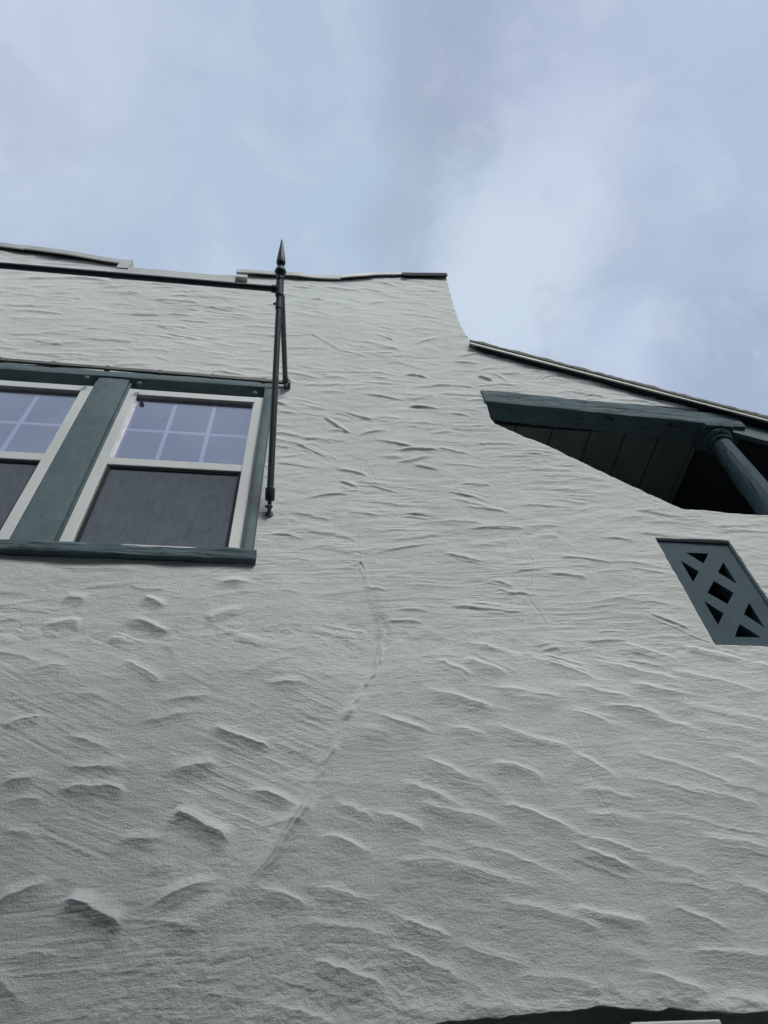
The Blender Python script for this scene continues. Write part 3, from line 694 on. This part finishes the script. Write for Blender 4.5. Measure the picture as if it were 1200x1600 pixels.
# ------------------------------------------------------------------ iron awning frame
AX = -.15
ZR = wp(448, 597, .03)[1]
P = Vector((-.181, -.576, ZR)); A = Vector((wp(421, 790, .035)[0], -.035, wp(421, 790, .035)[1]))
root = empty('awning_frame', (P.x, 0, A.z), 'dark iron awning frame of spear-tipped rods fixed to the wall around the paired windows', 'awning frame')
ax_ = (P - A).normalized(); Ltot = (P - A).length
LX = -2.12
def spear(P, A):
    ax_ = (P - A).normalized(); Lp = (P - A).length
    bm = bmesh.new(); tube(bm, A, P + ax_ * .02, 0, seg=18, prof=[(.03, .021), (.032, .022), (.085, .022), (.09, .0155), (Lp * .5, .0155), (Lp - .14, .0155), (Lp - .138, .0185), (Lp - .09, .0185), (Lp - .088, .0165), (Lp - .05, .0165), (Lp - .048, .0215), (Lp + .048, .0215), (Lp + .05, .017), (Lp + .068, .014)])
    tube(bm, P - ax_ * .105 + Vector((-.012, 0, 0)), P - ax_ * .105 + Vector((-.030, 0, 0)), .006)
    s = link('spear', bm, IRON, root, smooth=True)
    bm = bmesh.new(); b0 = P + ax_ * .055
    pr = [(0, .0135), (.012, .013), (.014, .021), (.024, .021), (.026, .014), (.048, .0145), (.056, .022), (.064, .029), (.078, .0325), (.092, .029), (.102, .0215), (.104, .0175), (.114, .0175), (.116, .013), (.124, .012), (.140, .024), (.150, .0255), (.200, .0205), (.260, .0135), (.310, .0075), (.335, .0045), (.345, .001)]
    tube(bm, b0, b0 + ax_ * .345, 0, seg=8, prof=[(t * FS, r_) for t, r_ in pr])
    link('finial', bm, IRON, s, smooth=True)
    bm = bmesh.new()
    tube(bm, A - ax_ * .012 + Vector((0, .005, 0)), A + ax_ * .034, .011, .009, 12); tube(bm, A + Vector((-.02, .0, -.006)), A + Vector((.014, 0, -.006)), .006, .006, 10)
    tube(bm, A + Vector((0, .045, -.02)), A + Vector((0, -.008, -.006)), .009, .009, 10); tube(bm, A + Vector((0, .045, -.02)), A + Vector((0, .028, -.02)), .022, .018, 14)
    link('hook_eye', bm, IRONW, s, smooth=True)
FS = 1.0
# stretch the finial so that its tip meets the height seen in the photo
def pixel_y(p):
    c = ROT.T @ (np.array(p) - np.array([0, -CAM_D, CAM_Z])); return 800 + F * c[1] / c[2]
best = min((abs(pixel_y(P + ax_ * (.055 + .345 * s)) - 374), s) for s in np.linspace(.5, 3, 200)); FS = best[1]
print('finial stretch', FS, pixel_y(P), pixel_y(P + ax_ * .055))
spear(P, A); dxl = LX - P.x
spear(P + Vector((dxl, 0, 0)), A + Vector((dxl, 0, 0)))
bm = bmesh.new(); tube(bm, P, P + Vector((dxl, 0, 0)), 0, seg=18, prof=[(.0, .016), (.018, .016), (.019, .022), (.042, .022), (.043, .0165), (-dxl - .043, .0165), (-dxl - .042, .022), (-dxl - .019, .022), (-dxl - .018, .016), (-dxl, .016)])
link('front_bar', bm, IRON, root, smooth=True)
bx_, bz_ = wp(446, 597, .03)
for d_ in (0, dxl):
    bm = bmesh.new(); tube(bm, (bx_ + d_, -.022, ZR), P + Vector((d_ + .014, .018, -.03)), .0145, .0145, 16)
    tube(bm, (bx_ + d_, -.026, ZR), (bx_ + d_, -.06, ZR), .018, .018, 16)
    link('side_arm', bm, IRONW, root, smooth=True)
x0_, z0_ = wp(0, 562, .02); x1_, z1_ = wp(452, 598, .02)
bm = bmesh.new(); xl = LX - .05
sl_ = (z1_ - z0_) / (x1_ - x0_)
rough_board(bm, (xl, 0, z1_ + (xl - x1_) * sl_), (x1_, 0, z1_), (0, 0, 1), (0, 1, 0), -.014, .014, -.026, -.012, 60, 2, .003, 41, 4, 10)
for k in range(7):
    xx = xl + (x1_ - xl) * (k + .5) / 7; box(bm, xx - .012, xx + .012, -.029, .008, z1_ + (xx - x1_) * sl_ - .022, z1_ + (xx - x1_) * sl_ + .018, .002)
link('wall_bar', bm, IRONW, root, smooth=False)
bm = bmesh.new(); box(bm, x1_ - .03, x1_ + .008, -.036, .006, z1_ - .035, z1_ + .012, .003); tube(bm, (x1_ - .015, -.03, z1_ - .03), (x1_ - .015, -.03, z1_ - .065), .009, .006, 10); link('bracket', bm, IRONW, root)

# ------------------------------------------------------------------ house added unseen behind the viewer to shade the lower wall
BLOCKER = mat('blocker_dark_grey', (.13, .13, .135), .9, vary=.08, vscale=2, bump=[((30, 30, 30), .004, 4)])  # kept dark so the added house bounces little light
nb = empty('added_shade_house', (0, -4.2, 0), 'plain dark grey house with a low pitched roof, added out of view to shade the lower wall', 'house')
bm = bmesh.new(); box(bm, -6.7, 6.7, -11, -4.2, 0, 4.7); link('wall', bm, BLOCKER, nb)
bm = bmesh.new(); prism(bm, [(-7, 4.702), (7, 4.702), (7, 4.85), (-.6, 7.75), (-7, 4.85)], -11.2, -4.0); link('roof', bm, SHINGLE, nb)
for xx in (-5, 0, 5):
    bm = bmesh.new(); box(bm, xx - .6, xx + .6, -4.24, -4.203, 3.4, 4.8, .01); wf = link('window', bm, VINYL, nb)
    bm = bmesh.new(); box(bm, xx - .52, xx + .52, -4.25, -4.242, 3.48, 4.72); link('pane', bm, FLASHD, wf)
